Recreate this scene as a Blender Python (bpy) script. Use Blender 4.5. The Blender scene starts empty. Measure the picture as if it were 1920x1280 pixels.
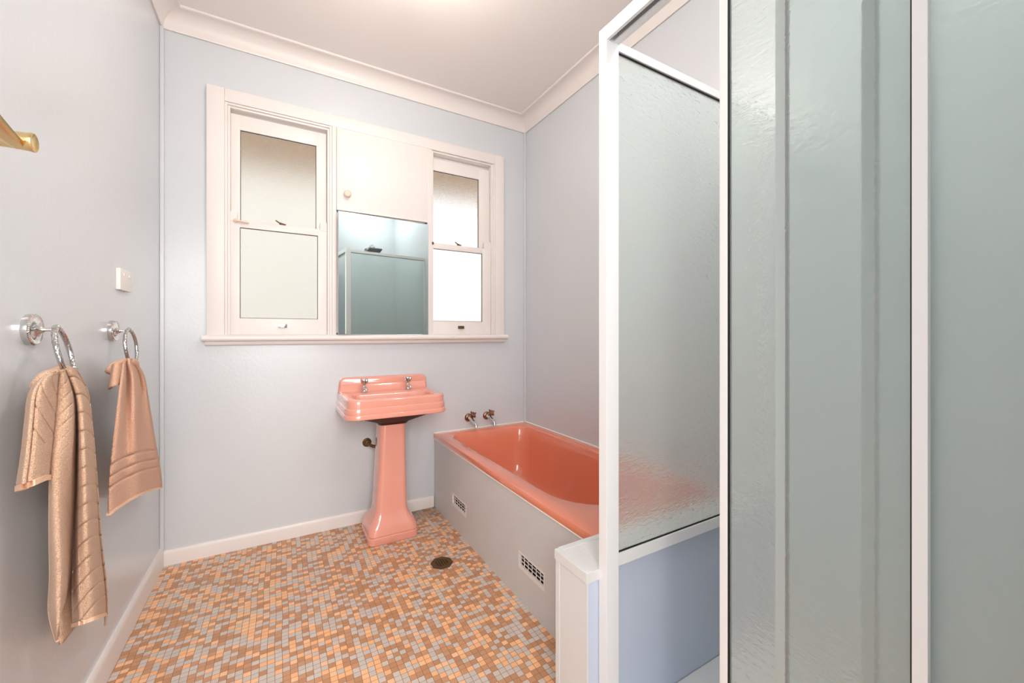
import bpy, bmesh, math, random
from mathutils import Vector, Matrix, noise
random.seed(7)
C = bpy.context.scene.collection
S = bpy.context.scene
PI = math.pi

# ------------------------------------------------------------------ camera, world, exposure
cd = bpy.data.cameras.new('camera'); cam = bpy.data.objects.new('camera', cd); C.objects.link(cam)
cam.location = (0, 0, 1.148)
cam.rotation_euler = (PI/2, 0, -math.radians(29.9555))
cd.sensor_width = 36; cd.lens = 36*760/1920
cd.shift_y = -15/1920
cd.clip_start = 0.01
S.camera = cam
W = bpy.data.worlds.new('sky'); S.world = W; W.use_nodes = True
wn = W.node_tree.nodes; bgn = wn['Background']
bgn.inputs[0].default_value = (0.97, 0.985, 1.0, 1); bgn.inputs[1].default_value = 2.1
LAMP = 43.0
# added fill light behind the camera, brightens the room through the doorway
hl = bpy.data.lights.new('rear_fill_light', 'AREA'); hl.shape = 'RECTANGLE'; hl.size = 1.6; hl.size_y = 1.6; hl.energy = 98; hl.color = (1, .97, .94)
ho = bpy.data.objects.new('rear_fill_light', hl); C.objects.link(ho); ho.location = (.0, -1.3, 1.9); ho.rotation_euler = (math.radians(96), 0, 0)
S.view_settings.view_transform = 'Standard'; S.view_settings.look = 'None'
S.view_settings.gamma = 1; S.view_settings.exposure = 0.04; S.view_settings.use_curve_mapping = False

# ------------------------------------------------------------------ materials
def srgb(r, g, b):
    f = lambda c: (c/255/12.92) if c/255 <= .04045 else ((c/255+.055)/1.055)**2.4
    return (f(r), f(g), f(b), 1)
def mat(name, col, rough=.5, metal=0, bump=0, bscale=40, spec=.5, coat=0, stretch=None, var=0, vscale=3, detail=4):
    m = bpy.data.materials.new(name); m.use_nodes = True
    nt = m.node_tree; b = nt.nodes['Principled BSDF']
    b.inputs['Base Color'].default_value = col; b.inputs['Roughness'].default_value = rough
    b.inputs['Metallic'].default_value = metal; b.inputs['Specular IOR Level'].default_value = spec
    b.inputs['Coat Weight'].default_value = coat; b.inputs['Coat Roughness'].default_value = .06
    tc = nt.nodes.new('ShaderNodeTexCoord'); mp = nt.nodes.new('ShaderNodeMapping')
    nt.links.new(tc.outputs['Object'], mp.inputs[0])
    if stretch: mp.inputs['Scale'].default_value = stretch
    if bump:
        n = nt.nodes.new('ShaderNodeTexNoise'); n.inputs['Scale'].default_value = bscale; n.inputs['Detail'].default_value = detail
        nt.links.new(mp.outputs[0], n.inputs['Vector'])
        bp = nt.nodes.new('ShaderNodeBump'); bp.inputs['Strength'].default_value = bump; bp.inputs['Distance'].default_value = .01
        nt.links.new(n.outputs[0], bp.inputs['Height']); nt.links.new(bp.outputs[0], b.inputs['Normal'])
    if var:
        n2 = nt.nodes.new('ShaderNodeTexNoise'); n2.inputs['Scale'].default_value = vscale; n2.inputs['Detail'].default_value = 5
        nt.links.new(tc.outputs['Object'], n2.inputs['Vector'])
        mx = nt.nodes.new('ShaderNodeMix'); mx.data_type = 'RGBA'
        mx.inputs['A'].default_value = tuple(c*(1-var) for c in col[:3])+(1,)
        mx.inputs['B'].default_value = tuple(min(1, c*(1+var)) for c in col[:3])+(1,)
        nt.links.new(n2.outputs[0], mx.inputs['Factor']); nt.links.new(mx.outputs['Result'], b.inputs['Base Color'])
    return m
M = {}
M['wall'] = mat('pale_blue_paint', srgb(207, 211, 215), .26, spec=.8, bump=.05, bscale=60, var=.025)
M['apron'] = mat('grey_apron_paint', srgb(206, 206, 205), .45, bump=.12, bscale=55, var=.05, vscale=6)
M['nibwall'] = mat('blue_shower_board', srgb(202, 212, 230), .4, bump=.03)
M['ceil'] = mat('ceiling_paint', srgb(240, 235, 231), .7, bump=.03, bscale=20)
M['trim'] = mat('white_gloss_trim', srgb(230, 223, 219), .40, bump=.06, bscale=25)
M['alu'] = mat('white_powdercoat', srgb(240, 240, 240), .3)
M['cap'] = mat('white_cap_paint', srgb(225, 225, 224), .4, bump=.05, bscale=30)
M['pink'] = mat('pink_enamel', srgb(230, 158, 140), .12, coat=.8, var=.02)
M['bathpink'] = mat('bath_coral_enamel', srgb(229, 135, 106), .14, coat=.8, var=.03)
M['dark'] = mat('dark_cavity', srgb(30, 20, 18), .7)
M['black'] = mat('black_rubber', srgb(14, 14, 14), .6)
M['chrome'] = mat('chrome', srgb(215, 212, 210), .08, metal=1, bump=.02, bscale=80)
M['hammered'] = mat('hammered_chrome', srgb(198, 195, 193), .10, metal=1, bump=.35, bscale=120, detail=1)
M['brass'] = mat('polished_brass', srgb(226, 196, 142), .24, metal=1)
M['bronze'] = mat('aged_bronze', srgb(110, 84, 52), .45, metal=.7, var=.3, vscale=60)
M['oldchrome'] = mat('worn_chrome', srgb(150, 110, 90), .22, metal=1, bump=.1, bscale=90)
M['plastic'] = mat('cream_plastic', srgb(232, 226, 220), .35)
M['knob'] = mat('peach_knob_plastic', srgb(232, 206, 186), .3)
M['silicone'] = mat('white_sealant', srgb(240, 232, 226), .5)
M['mirror'] = mat('mirror_glass', srgb(214, 228, 228), .01, metal=1)
M['tray'] = mat('shower_tray_white', srgb(228, 230, 230), .25)
M['soffit'] = mat('brown_soffit_board', srgb(205, 178, 148), .7)
M['outwall'] = mat('cream_outside_wall', srgb(222, 218, 208), .8)
M['outground'] = mat('outside_concrete', srgb(190, 188, 182), .9)
M['putty'] = mat('dark_putty', srgb(70, 60, 52), .7)
M['diffuser'] = bpy.data.materials.new('lamp_diffuser'); M['diffuser'].use_nodes = True
b = M['diffuser'].node_tree.nodes['Principled BSDF']
b.inputs['Emission Color'].default_value = (1, .92, .85, 1); b.inputs['Emission Strength'].default_value = LAMP
M['fill_diffuser'] = bpy.data.materials.new('fill_lamp_diffuser'); M['fill_diffuser'].use_nodes = True
b = M['fill_diffuser'].node_tree.nodes['Principled BSDF']
b.inputs['Emission Color'].default_value = (1, .97, .93, 1); b.inputs['Emission Strength'].default_value = 95

def glass(name, col, rough, bump, scale, stretch=(1, 1, 1), dist=.004, kind='NOISE'):
    m = bpy.data.materials.new(name); m.use_nodes = True; nt = m.node_tree
    b = nt.nodes['Principled BSDF']
    b.inputs['Base Color'].default_value = col; b.inputs['Roughness'].default_value = rough
    b.inputs['Transmission Weight'].default_value = 1; b.inputs['IOR'].default_value = 1.45
    tc = nt.nodes.new('ShaderNodeTexCoord'); mp = nt.nodes.new('ShaderNodeMapping'); mp.inputs['Scale'].default_value = stretch
    nt.links.new(tc.outputs['Object'], mp.inputs[0])
    n = nt.nodes.new('ShaderNodeTexNoise'); n.inputs['Scale'].default_value = scale; n.inputs['Detail'].default_value = 2
    n.inputs['Distortion'].default_value = .6
    nt.links.new(mp.outputs[0], n.inputs['Vector'])
    bp = nt.nodes.new('ShaderNodeBump'); bp.inputs['Strength'].default_value = bump; bp.inputs['Distance'].default_value = dist
    nt.links.new(n.outputs[0], bp.inputs['Height']); nt.links.new(bp.outputs[0], b.inputs['Normal'])
    return m
M['obscure'] = glass('rippled_shower_glass', (.91, .985, .962, 1), .15, .46, 40, (1, 1, 2.4), .004)
M['obscure'].node_tree.nodes['Principled BSDF'].inputs['Transmission Weight'].default_value = .82
M['frosted'] = glass('frosted_window_glass', (.74, .74, .735, 1), .19, .8, 330, (1, 1, 1), .002)

def floor_mat():
    m = bpy.data.materials.new('mosaic_tile'); m.use_nodes = True; nt = m.node_tree; N = nt.nodes; L = nt.links
    b = N['Principled BSDF']
    tc = N.new('ShaderNodeTexCoord'); sc = N.new('ShaderNodeVectorMath'); sc.operation = 'MULTIPLY'; sc.inputs[1].default_value = (1/.0228, 1/.0206, 1)
    L.new(tc.outputs['Object'], sc.inputs[0])
    wob = N.new('ShaderNodeTexNoise'); wob.inputs['Scale'].default_value = 2.2; L.new(tc.outputs['Object'], wob.inputs['Vector'])
    wv = N.new('ShaderNodeVectorMath'); wv.operation = 'MULTIPLY_ADD'; wv.inputs[1].default_value = (.9, .9, 0)
    L.new(wob.outputs['Color'], wv.inputs[0]); L.new(sc.outputs[0], wv.inputs[2])
    fl = N.new('ShaderNodeVectorMath'); fl.operation = 'FLOOR'; L.new(wv.outputs[0], fl.inputs[0])
    fr = N.new('ShaderNodeVectorMath'); fr.operation = 'FRACTION'; L.new(wv.outputs[0], fr.inputs[0])
    fz = N.new('ShaderNodeVectorMath'); fz.operation = 'MULTIPLY'; fz.inputs[1].default_value = (1, 1, 0); L.new(fl.outputs[0], fz.inputs[0])
    wnz = N.new('ShaderNodeTexWhiteNoise'); wnz.noise_dimensions = '3D'; L.new(fz.outputs[0], wnz.inputs['Vector'])
    cr = N.new('ShaderNodeValToRGB'); cr.color_ramp.interpolation = 'CONSTANT'; e = cr.color_ramp.elements
    cols = [(0, srgb(192, 140, 102)), (.20, srgb(202, 150, 112)), (.38, srgb(204, 192, 182)), (.56, srgb(210, 197, 187)),
            (.74, srgb(244, 184, 134)), (.88, srgb(246, 194, 148))]
    e[0].position = 0; e[0].color = cols[0][1]; e[1].position = cols[1][0]; e[1].color = cols[1][1]
    for p, c in cols[2:]:
        x = e.new(p); x.color = c
    L.new(wnz.outputs['Value'], cr.inputs[0])
    # speckle in each tile
    sp = N.new('ShaderNodeTexNoise'); sp.inputs['Scale'].default_value = 420; L.new(tc.outputs['Object'], sp.inputs['Vector'])
    spm = N.new('ShaderNodeMapRange'); spm.inputs[1].default_value = .3; spm.inputs[2].default_value = .7; spm.inputs[3].default_value = .86; spm.inputs[4].default_value = 1.1
    L.new(sp.outputs[0], spm.inputs[0])
    mul = N.new('ShaderNodeVectorMath'); mul.operation = 'SCALE'; L.new(cr.outputs[0], mul.inputs[0]); L.new(spm.outputs[0], mul.inputs['Scale'])
    # grout mask
    sx = N.new('ShaderNodeSeparateXYZ'); L.new(fr.outputs[0], sx.inputs[0])
    def edge(o):
        a = N.new('ShaderNodeMath'); a.operation = 'SUBTRACT'; a.inputs[1].default_value = .5; L.new(o, a.inputs[0])
        c = N.new('ShaderNodeMath'); c.operation = 'ABSOLUTE'; L.new(a.outputs[0], c.inputs[0])
        return c.outputs[0]
    mx = N.new('ShaderNodeMath'); mx.operation = 'MAXIMUM'; L.new(edge(sx.outputs[0]), mx.inputs[0]); L.new(edge(sx.outputs[1]), mx.inputs[1])
    mr = N.new('ShaderNodeMapRange'); mr.inputs[1].default_value = .455; mr.inputs[2].default_value = .48; L.new(mx.outputs[0], mr.inputs[0])
    mix = N.new('ShaderNodeMix'); mix.data_type = 'RGBA'; mix.inputs['B'].default_value = srgb(144, 96, 66)
    L.new(mr.outputs[0], mix.inputs['Factor']); L.new(mul.outputs[0], mix.inputs['A'])
    # shadow of the basin painted into the tile colour behind the pedestal
    shade_dist = N.new('ShaderNodeVectorMath'); shade_dist.operation = 'DISTANCE'; shade_dist.inputs[1].default_value = (.80, 2.56, 0); L.new(tc.outputs['Object'], shade_dist.inputs[0])
    shade_mask = N.new('ShaderNodeMapRange'); shade_mask.inputs[1].default_value = .06; shade_mask.inputs[2].default_value = .17; shade_mask.inputs[3].default_value = .45; shade_mask.inputs[4].default_value = 0
    L.new(shade_dist.outputs['Value'], shade_mask.inputs[0])
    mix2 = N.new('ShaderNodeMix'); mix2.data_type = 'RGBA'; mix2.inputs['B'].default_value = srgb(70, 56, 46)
    L.new(shade_mask.outputs[0], mix2.inputs['Factor']); L.new(mix.outputs['Result'], mix2.inputs['A'])
    L.new(mix2.outputs['Result'], b.inputs['Base Color'])
    b.inputs['Roughness'].default_value = .42
    inv = N.new('ShaderNodeMath'); inv.operation = 'SUBTRACT'; inv.inputs[0].default_value = 1; L.new(mr.outputs[0], inv.inputs[1])
    bp = N.new('ShaderNodeBump'); bp.inputs['Strength'].default_value = .35; bp.inputs['Distance'].default_value = .001
    L.new(inv.outputs[0], bp.inputs['Height']); L.new(bp.outputs[0], b.inputs['Normal'])
    return m
M['floor'] = floor_mat()

def towel_mat(name, c0, c1, attr=True):
    m = bpy.data.materials.new(name); m.use_nodes = True; nt = m.node_tree; N = nt.nodes; L = nt.links
    b = N['Principled BSDF']; b.inputs['Roughness'].default_value = .95; b.inputs['Sheen Weight'].default_value = .35
    b.inputs['Specular IOR Level'].default_value = .1
    tc = N.new('ShaderNodeTexCoord')
    n = N.new('ShaderNodeTexNoise'); n.inputs['Scale'].default_value = 520; n.inputs['Detail'].default_value = 3; L.new(tc.outputs['Object'], n.inputs['Vector'])
    v = N.new('ShaderNodeTexVoronoi'); v.inputs['Scale'].default_value = 600; L.new(tc.outputs['Object'], v.inputs['Vector'])
    mr = N.new('ShaderNodeMapRange'); mr.inputs[1].default_value = .32; mr.inputs[2].default_value = .68; L.new(n.outputs[0], mr.inputs[0])
    mx = N.new('ShaderNodeMix'); mx.data_type = 'RGBA'; mx.inputs['A'].default_value = c0; mx.inputs['B'].default_value = c1
    L.new(mr.outputs[0], mx.inputs['Factor']); L.new(mx.outputs['Result'], b.inputs['Base Color'])
    ad = N.new('ShaderNodeMath'); ad.operation = 'SUBTRACT'; L.new(n.outputs[0], ad.inputs[0]); L.new(v.outputs['Distance'], ad.inputs[1])
    bp = N.new('ShaderNodeBump'); bp.inputs['Strength'].default_value = .9; bp.inputs['Distance'].default_value = .0026
    L.new(ad.outputs[0], bp.inputs['Height']); L.new(bp.outputs[0], b.inputs['Normal'])
    return m
M['towel'] = towel_mat('apricot_terry', srgb(204, 154, 118), srgb(250, 212, 180))
M['towel2'] = towel_mat('peach_terry', srgb(216, 156, 122), srgb(250, 204, 172))
M['hem'] = mat('towel_hem', srgb(240, 200, 170), .9, bump=.3, bscale=300)
M['hempink'] = mat('towel_pink_stitching', srgb(225, 150, 135), .9, bump=.3, bscale=300)

# ------------------------------------------------------------------ helpers
def obj(name, bm, m, parent=None, smooth=False, loc=None):
    me = bpy.data.meshes.new(name)
    bmesh.ops.recalc_face_normals(bm, faces=bm.faces[:])
    bm.to_mesh(me); bm.free()
    if m is not None: me.materials.append(m)
    o = bpy.data.objects.new(name, me); C.objects.link(o)
    if smooth:
        for p in me.polygons: p.use_smooth = True
        try:
            me.set_sharp_from_angle(angle=math.radians(38 if smooth is True else smooth))
        except Exception: pass
    if parent is not None:
        o.parent = parent
        if parent.type == 'EMPTY' or True:
            o.matrix_parent_inverse = parent_world(parent).inverted()
    return o
def parent_world(p):
    m = p.matrix_basis.copy()
    q = p
    while q.parent:
        m = q.parent.matrix_basis @ q.matrix_parent_inverse @ m if False else q.matrix_parent_inverse @ m
        q = q.parent
        m = q.matrix_basis @ m
    return m
def thing(name, label, cat, loc=(0, 0, 0), group=None):
    o = bpy.data.objects.new(name, None); C.objects.link(o); o.location = loc; o.empty_display_size = .05
    o['label'] = label; o['category'] = cat
    if group: o['group'] = group
    return o
def tag(o, label, cat, group=None):
    o['label'] = label; o['category'] = cat
    if group: o['group'] = group
    return o
def struct(name, bm, m, label, cat, smooth=False):
    o = obj(name, bm, m, None, smooth); o['kind'] = 'structure'; o['label'] = label; o['category'] = cat
    return o
def box(bm, x0, x1, y0, y1, z0, z1, bev=0, seg=2):
    r = bmesh.ops.create_cube(bm, size=1)
    vs = r['verts']
    for v in vs:
        v.co = Vector((x0+(v.co.x+.5)*(x1-x0), y0+(v.co.y+.5)*(y1-y0), z0+(v.co.z+.5)*(z1-z0)))
    if bev:
        es = list({e for v in vs for e in v.link_edges})
        bmesh.ops.bevel(bm, geom=es, offset=bev, segments=seg, affect='EDGES', profile=.6)
    return bm
def B(*a, **k):
    return box(bmesh.new(), *a, **k)
def loft(bm, rings, closed=True, cap0=True, cap1=True):
    vr = [[bm.verts.new(p) for p in r] for r in rings]
    n = len(vr[0])
    for a, b2 in zip(vr, vr[1:]):
        for i in range(n if closed else n-1):
            j = (i+1) % n
            bm.faces.new((a[i], a[j], b2[j], b2[i]))
    if cap0: bm.faces.new(list(reversed(vr[0])))
    if cap1: bm.faces.new(vr[-1])
    return bm
def rring(x0, x1, y0, y1, rn, rf, z, n=8):
    """rounded rectangle ring; rn = radius of the two corners at y0, rf = at y1"""
    pts = []
    for cx, cy, r, a0 in ((x0+rn, y0+rn, rn, PI), (x1-rn, y0+rn, rn, 1.5*PI), (x1-rf, y1-rf, rf, 0), (x0+rf, y1-rf, rf, .5*PI)):
        for k in range(n+1):
            a = a0+.5*PI*k/n
            pts.append(Vector((cx+r*math.cos(a), cy+r*math.sin(a), z)))
    return pts
def lathe(bm, prof, mtx=None, n=28):
    """prof: list of (r, z) about the local z axis"""
    rings = [[Vector((r*math.cos(2*PI*k/n), r*math.sin(2*PI*k/n), z)) for k in range(n)] for r, z in prof]
    if mtx: rings = [[mtx @ p for p in r] for r in rings]
    return loft(bm, rings)
def frame_to(direction, origin):
    d = Vector(direction).normalized(); q = Vector((0, 0, 1)).rotation_difference(d)
    return Matrix.Translation(Vector(origin)) @ q.to_matrix().to_4x4()
def tube(bm, pts, r, n=14, closed=False):
    pts = [Vector(p) for p in pts]; rad = r if isinstance(r, (list, tuple)) else [r]*len(pts)
    m = len(pts); rings = []
    up = None
    for i, p in enumerate(pts):
        if closed: t = (pts[(i+1) % m]-pts[i-1]).normalized()
        else: t = (pts[min(i+1, m-1)]-pts[max(i-1, 0)]).normalized()
        if up is None:
            up = Vector((0, 0, 1)) if abs(t.z) < .9 else Vector((1, 0, 0))
        a = t.cross(up).normalized(); up = a.cross(t).normalized()
        rings.append([p+a*rad[i]*math.cos(2*PI*k/n)+up*rad[i]*math.sin(2*PI*k/n) for k in range(n)])
    if closed:
        vr = [[bm.verts.new(p) for p in q] for q in rings]
        for i in range(m):
            A, Bq = vr[i], vr[(i+1) % m]
            for k in range(n):
                bm.faces.new((A[k], A[(k+1) % n], Bq[(k+1) % n], Bq[k]))
        return bm
    return loft(bm, rings)
S0 = lambda t: min(1, t)**2*(3-2*min(1, t))
def smoothpath(pts, k=6):
    pts = [Vector(p) for p in pts]; out = []
    for i in range(len(pts)-1):
        p0 = pts[max(i-1, 0)]; p1 = pts[i]; p2 = pts[i+1]; p3 = pts[min(i+2, len(pts)-1)]
        for j in range(k):
            t = j/k
            out.append(.5*((2*p1)+(-p0+p2)*t+(2*p0-5*p1+4*p2-p3)*t*t+(-p0+3*p1-3*p2+p3)*t**3))
    out.append(pts[-1]); return out

# ------------------------------------------------------------------ room shell
XL, XR, YB, YR, ZC = -.503, 1.615, 2.6, -.04, 2.745
struct('floor', B(XL-.1, XR+.1, -1.4, YB+.12, -.06, 0), M['floor'], 'floor of small mosaic tiles in brown, grey and peach', 'floor')
struct('ceiling', B(XL-.1, XR+.1, YR-.1, YB+.15, ZC, ZC+.05), M['ceil'], 'plain warm white ceiling', 'ceiling')
struct('wall_left', B(XL-.1, XL, YR-.1, YB, 0, ZC), M['wall'], 'pale blue painted wall on the left with towel rings', 'wall')
struct('wall_right', B(XR, XR+.1, YR-.1, YB, 0, ZC), M['wall'], 'pale blue painted wall beyond the bath', 'wall')
WX0, WX1, WZ0, WZ1 = -.25, 1.35, 1.12, 2.36
bm = bmesh.new()
box(bm, XL-.1, WX0, YB, YB+.14, 0, ZC); box(bm, WX1, XR+.1, YB, YB+.14, 0, ZC)
box(bm, WX0, WX1, YB, YB+.14, 0, WZ0); box(bm, WX0, WX1, YB, YB+.14, WZ1, ZC)
struct('wall_back', bm, M['wall'], 'pale blue painted wall with the window group, basin and taps', 'wall')
bm = bmesh.new()
box(bm, .42, XR, YR-.1, YR, 0, ZC); box(bm, XL, -.42, YR-.1, YR, 0, ZC); box(bm, -.42, .42, YR-.1, YR, 2.08, ZC)
struct('wall_rear', bm, M['wall'], 'pale blue rear wall of the shower seen in the mirror', 'wall')

# cove cornices
def cornice(name, p0, p1, inward, label):
    """cove along p0->p1 at the wall line; inward = unit vector into the room"""
    prof = [(0, ZC-.09), (.008, ZC-.092), (.012, ZC-.086)]
    for k in range(9):
        a = k/8*PI/2
        prof.append((.012+.066*(1-math.cos(a)), ZC-.084+.07*math.sin(a)))
    prof += [(.082, ZC-.014), (.09, ZC-.010), (.09, ZC), (0, ZC)]
    q0, q1, n = Vector(p0), Vector(p1), Vector(inward)
    bm = bmesh.new(); t = (q1-q0).normalized()
    rings = []
    for q, sg in ((q0, 1), (q1, -1)):
        rings.append([Vector((q.x, q.y, 0))+n*a+t*sg*a+Vector((0, 0, z)) for a, z in prof])
    loft(bm, rings); struct(name, bm, M['trim'], label, 'cornice', 40)
cornice('trim_1', (XL, YB, 0), (XR, YB, 0), (0, -1, 0), 'white cove cornice above the windows')
cornice('trim_2', (XR, YB, 0), (XR, YR, 0), (-1, 0, 0), 'white cove cornice along the wall beside the bath and shower')
cornice('trim_3', (XL, YR, 0), (XL, YB, 0), (1, 0, 0), 'white cove cornice along the wall with the towels')
# corner cover strips
struct('trim_4', B(XL, XL+.016, YB-.028, YB, .08, ZC-.09, bev=.004), M['wall'], 'thin vertical cover strip in the corner by the towels', 'cover strip')
struct('trim_5', B(XR-.02, XR, YB-.014, YB, .47, ZC-.09, bev=.004), M['wall'], 'thin vertical cover strip in the corner above the bath', 'cover strip')
# skirting boards
def skirt(bm, p0, p1, n, h=.078, th=.014):
    prof = [(0, 0), (th, 0), (th, h-.018), (th-.002, h-.008), (th-.006, h-.001), (0, h)]
    q0, q1, n = Vector(p0), Vector(p1), Vector(n)
    loft(bm, [[q+n*a+Vector((0, 0, z)) for a, z in prof] for q in (q0, q1)])
    return bm
struct('baseboard_back', skirt(bmesh.new(), (XL+.014, YB, 0), (.893, YB, 0), (0, -1, 0), h=.074), M['trim'], 'white skirting board under the window wall', 'skirting board', 30)
struct('baseboard_left', skirt(bmesh.new(), (XL, 0, 0), (XL, YB, 0), (1, 0, 0), h=.098), M['trim'], 'white skirting board under the towel rings', 'skirting board', 30)

# ------------------------------------------------------------------ window group
# casing boards around the whole group (stepped moulding)
def casing_piece(bm, x0, x1, z0, z1, y=YB):
    box(bm, x0, x1, y-.02, y, z0, z1, bev=.003)
bm = bmesh.new()
casing_piece(bm, -.32, -.244, 1.14, 2.43); casing_piece(bm, 1.348, 1.422, 1.14, 2.43)
casing_piece(bm, -.244, 1.348, 2.362, 2.43)
# inner stepped mouldings of left window
def steps(bm, x0, x1, z0, z1, left=True, right=True):
    """thin frames stepping inwards round an opening x0..x1, z0..z1"""
    for i, (o, w, d) in enumerate(((0, .012, .014), (.012, .012, .006))):
        if left: box(bm, x0+o, x0+o+w, YB-d, YB+.05, z0, z1-o, bev=.002)
        if right: box(bm, x1-o-w, x1-o, YB-d, YB+.05, z0, z1-o, bev=.002)
        box(bm, x0+o+(w if left else 0)-.0005, x1-o-(w if right else 0)+.0005, YB-d+.0004, YB+.0496, z1-o-w, z1-o-.0004, bev=.002)
steps(bm, -.244, .272, 1.14, 2.362)
steps(bm, .868, 1.348, 1.14, 2.375)
box(bm, .272, .296, YB-.02, YB+.1, 1.14, 2.362, bev=.003)       # post between window and cupboard
box(bm, .847, .870, YB-.018, YB+.1, 1.14, 2.362, bev=.003)
box(bm, -.25, -.232, YB+.05, YB+.14, 1.12, 2.36); box(bm, 1.336, 1.35, YB+.05, YB+.14, 1.12, 2.36)
box(bm, -.25, 1.35, YB+.05, YB+.14, 2.345, 2.36)
struct('trim_6', bm, M['trim'], 'white moulded timber surround framing both windows and the cupboard', 'window surround', 30)
# sill
bm = bmesh.new()
prof = [(.14, 1.108), (-.044, 1.108), (-.052, 1.112), (-.056, 1.120), (-.055, 1.130), (-.049, 1.138), (-.042, 1.141), (.14, 1.141)]
loft(bm, [[Vector((x, YB+y, z)) for y, z in prof] for x in (-.336, 1.437)])
# keep the ends of the sill from biting into the wall outside the opening
for v in bm.verts:
    if v.co.y > YB+.1: v.co.y = YB-.0005
s1 = bm
struct('trim_7', s1, M['trim'], 'rounded white window sill board running under mirror and windows', 'window sill', 30)
bm = bmesh.new()
prof = [(0, 1.085), (-.016, 1.085), (-.024, 1.090), (-.028, 1.098), (-.028, 1.108), (0, 1.108)]
loft(bm, [[Vector((x, YB+y, z)) for y, z in prof] for x in (-.325, 1.425)])
struct('trim_8', bm, M['trim'], 'narrow white moulding under the window sill', 'moulding', 30)
struct('trim_9', B(WX0, WX1, YB+.001, YB+.14, 1.12, 1.141), M['trim'], 'white inner sill the sashes stand on', 'window sill')

def sash_window(name, x0, x1, gl0, gl1, label, up_gl=None):
    """x0..x1 sash width, gl = glass x range"""
    root = bpy.data.objects.new(name, None); C.objects.link(root); root.location = ((x0+x1)/2, YB, 1.141)
    root['kind'] = 'structure'; root['label'] = label; root['category'] = 'window'
    ug0, ug1 = up_gl or (gl0, gl1)
    # upper sash (further out)
    def sash(y0, y1, gx0, gx1, gz0, gz1, z0, z1, nm):
        bm = bmesh.new()
        box(bm, x0, gx0, y0, y1, z0, z1, bev=.002); box(bm, gx1, x1, y0, y1, z0, z1, bev=.002)
        box(bm, gx0-.002, gx1+.002, y0, y1, gz1, z1, bev=.002); box(bm, gx0-.002, gx1+.002, y0, y1, z0, gz0, bev=.002)
        fr = obj(nm, bm, M['trim'], root, 30)
        g = 0.005
        bm = bmesh.new()
        yb = (y0+y1)/2
        for a in ((gx0-.001, gx0+.0025, gz0, gz1), (gx1-.0025, gx1+.001, gz0, gz1)): box(bm, a[0], a[1], yb-.007, yb-.003, a[2], a[3])
        for a in ((gx0, gx1, gz0-.001, gz0+.0025), (gx0, gx1, gz1-.0025, gz1+.001)): box(bm, a[0], a[1], yb-.007, yb-.003, a[2], a[3])
        obj('putty_line', bm, M['putty'], fr)
        obj('pane', B(gx0-.004, gx1+.004, yb-.003, yb+.002, gz0-.004, gz1+.004), M['frosted'], fr)
        return fr
    up = sash(YB+.024, YB+.050, ug0, ug1, 1.757, 2.245, 1.735, 2.325, 'upper_sash')
    lo = sash(YB-.004, YB+.022, gl0, gl1, 1.230, 1.714, 1.142, 1.752, 'lower_sash')
    # rounded horns where the lower sash stiles end
    for xa, xb in ((x0, gl0-.012), (gl1+.012, x1)):
        bm = bmesh.new(); cx = (xa+xb)/2; hw = (xb-xa)/2
        pts = [(xa, 1.745)]+[(cx-hw*math.cos(a), 1.785+.022*math.sin(a)) for a in [PI*k/10 for k in range(11)]]+[(xb, 1.745)]
        loft(bm, [[Vector((x, y, z)) for x, z in pts] for y in (YB-.006, YB+.020)])
        obj('sash_horn', bm, M['trim'], lo, 30)
    return root, up, lo
r1, up1, lo1 = sash_window('window_1', -.220, .246, -.178, .198, 'sash window with frosted panes left of the cupboard', up_gl=(-.178, .192))
r2, up2, lo2 = sash_window('window_2', .870, 1.322, .890, 1.254, 'sash window with bright frosted panes right of the cupboard', up_gl=(.880, 1.238))
# fittings: fastener on meeting rail, side latch, lift
def fastener(x, lo):
    bm = bmesh.new()
    lathe(bm, [(.002, 0), (.011, 0), (.011, .005), (.004, .008), (.001, .009)], Matrix.Translation((x, YB+.006, 1.752)))
    tube(bm, [(x-.028, YB-.004, 1.774), (x-.012, YB+.002, 1.764), (x, YB+.006, 1.760), (x+.022, YB+.006, 1.757)], [.003, .004, .006, .004], 8)
    obj('sash_fastener', bm, M['bronze'], lo, True)
fastener(.015, lo1); fastener(1.075, lo2)
def lift(x, lo):
    bm = bmesh.new()
    box(bm, x-.022, x+.022, YB-.007, YB-.0045, 1.180, 1.200, bev=.001)
    box(bm, x-.017, x-.012, YB-.022, YB-.006, 1.182, 1.192, bev=.001); box(bm, x+.012, x+.017, YB-.022, YB-.006, 1.182, 1.192, bev=.001)
    box(bm, x-.017, x+.017, YB-.024, YB-.019, 1.181, 1.194, bev=.0015)
    obj('sash_lift', bm, M['chrome'] if x < .5 else M['bronze'], lo, True)
lift(.02, lo1); lift(1.09, lo2)
def side_latch(x, d, lo):
    bm = bmesh.new()
    lathe(bm, [(.001, 0), (.012, 0), (.011, .006), (.006, .010), (.001, .011)], frame_to((0, -1, 0), (x, YB-.004, 1.747)))
    tube(bm, [(x, YB-.012, 1.747), (x+d*.02, YB-.016, 1.744), (x+d*.06, YB-.014, 1.740)], [.006, .005, .004], 8)
    obj('swivel_latch', bm, M['knob'], lo, True)
side_latch(-.196, 1, lo1)
bm = bmesh.new(); lathe(bm, [(.001, 0), (.010, 0), (.009, .006), (.001, .009)], frame_to((0, -1, 0), (.886, YB-.004, 1.747)))
obj('swivel_latch', bm, M['bronze'], lo2, True)

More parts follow.
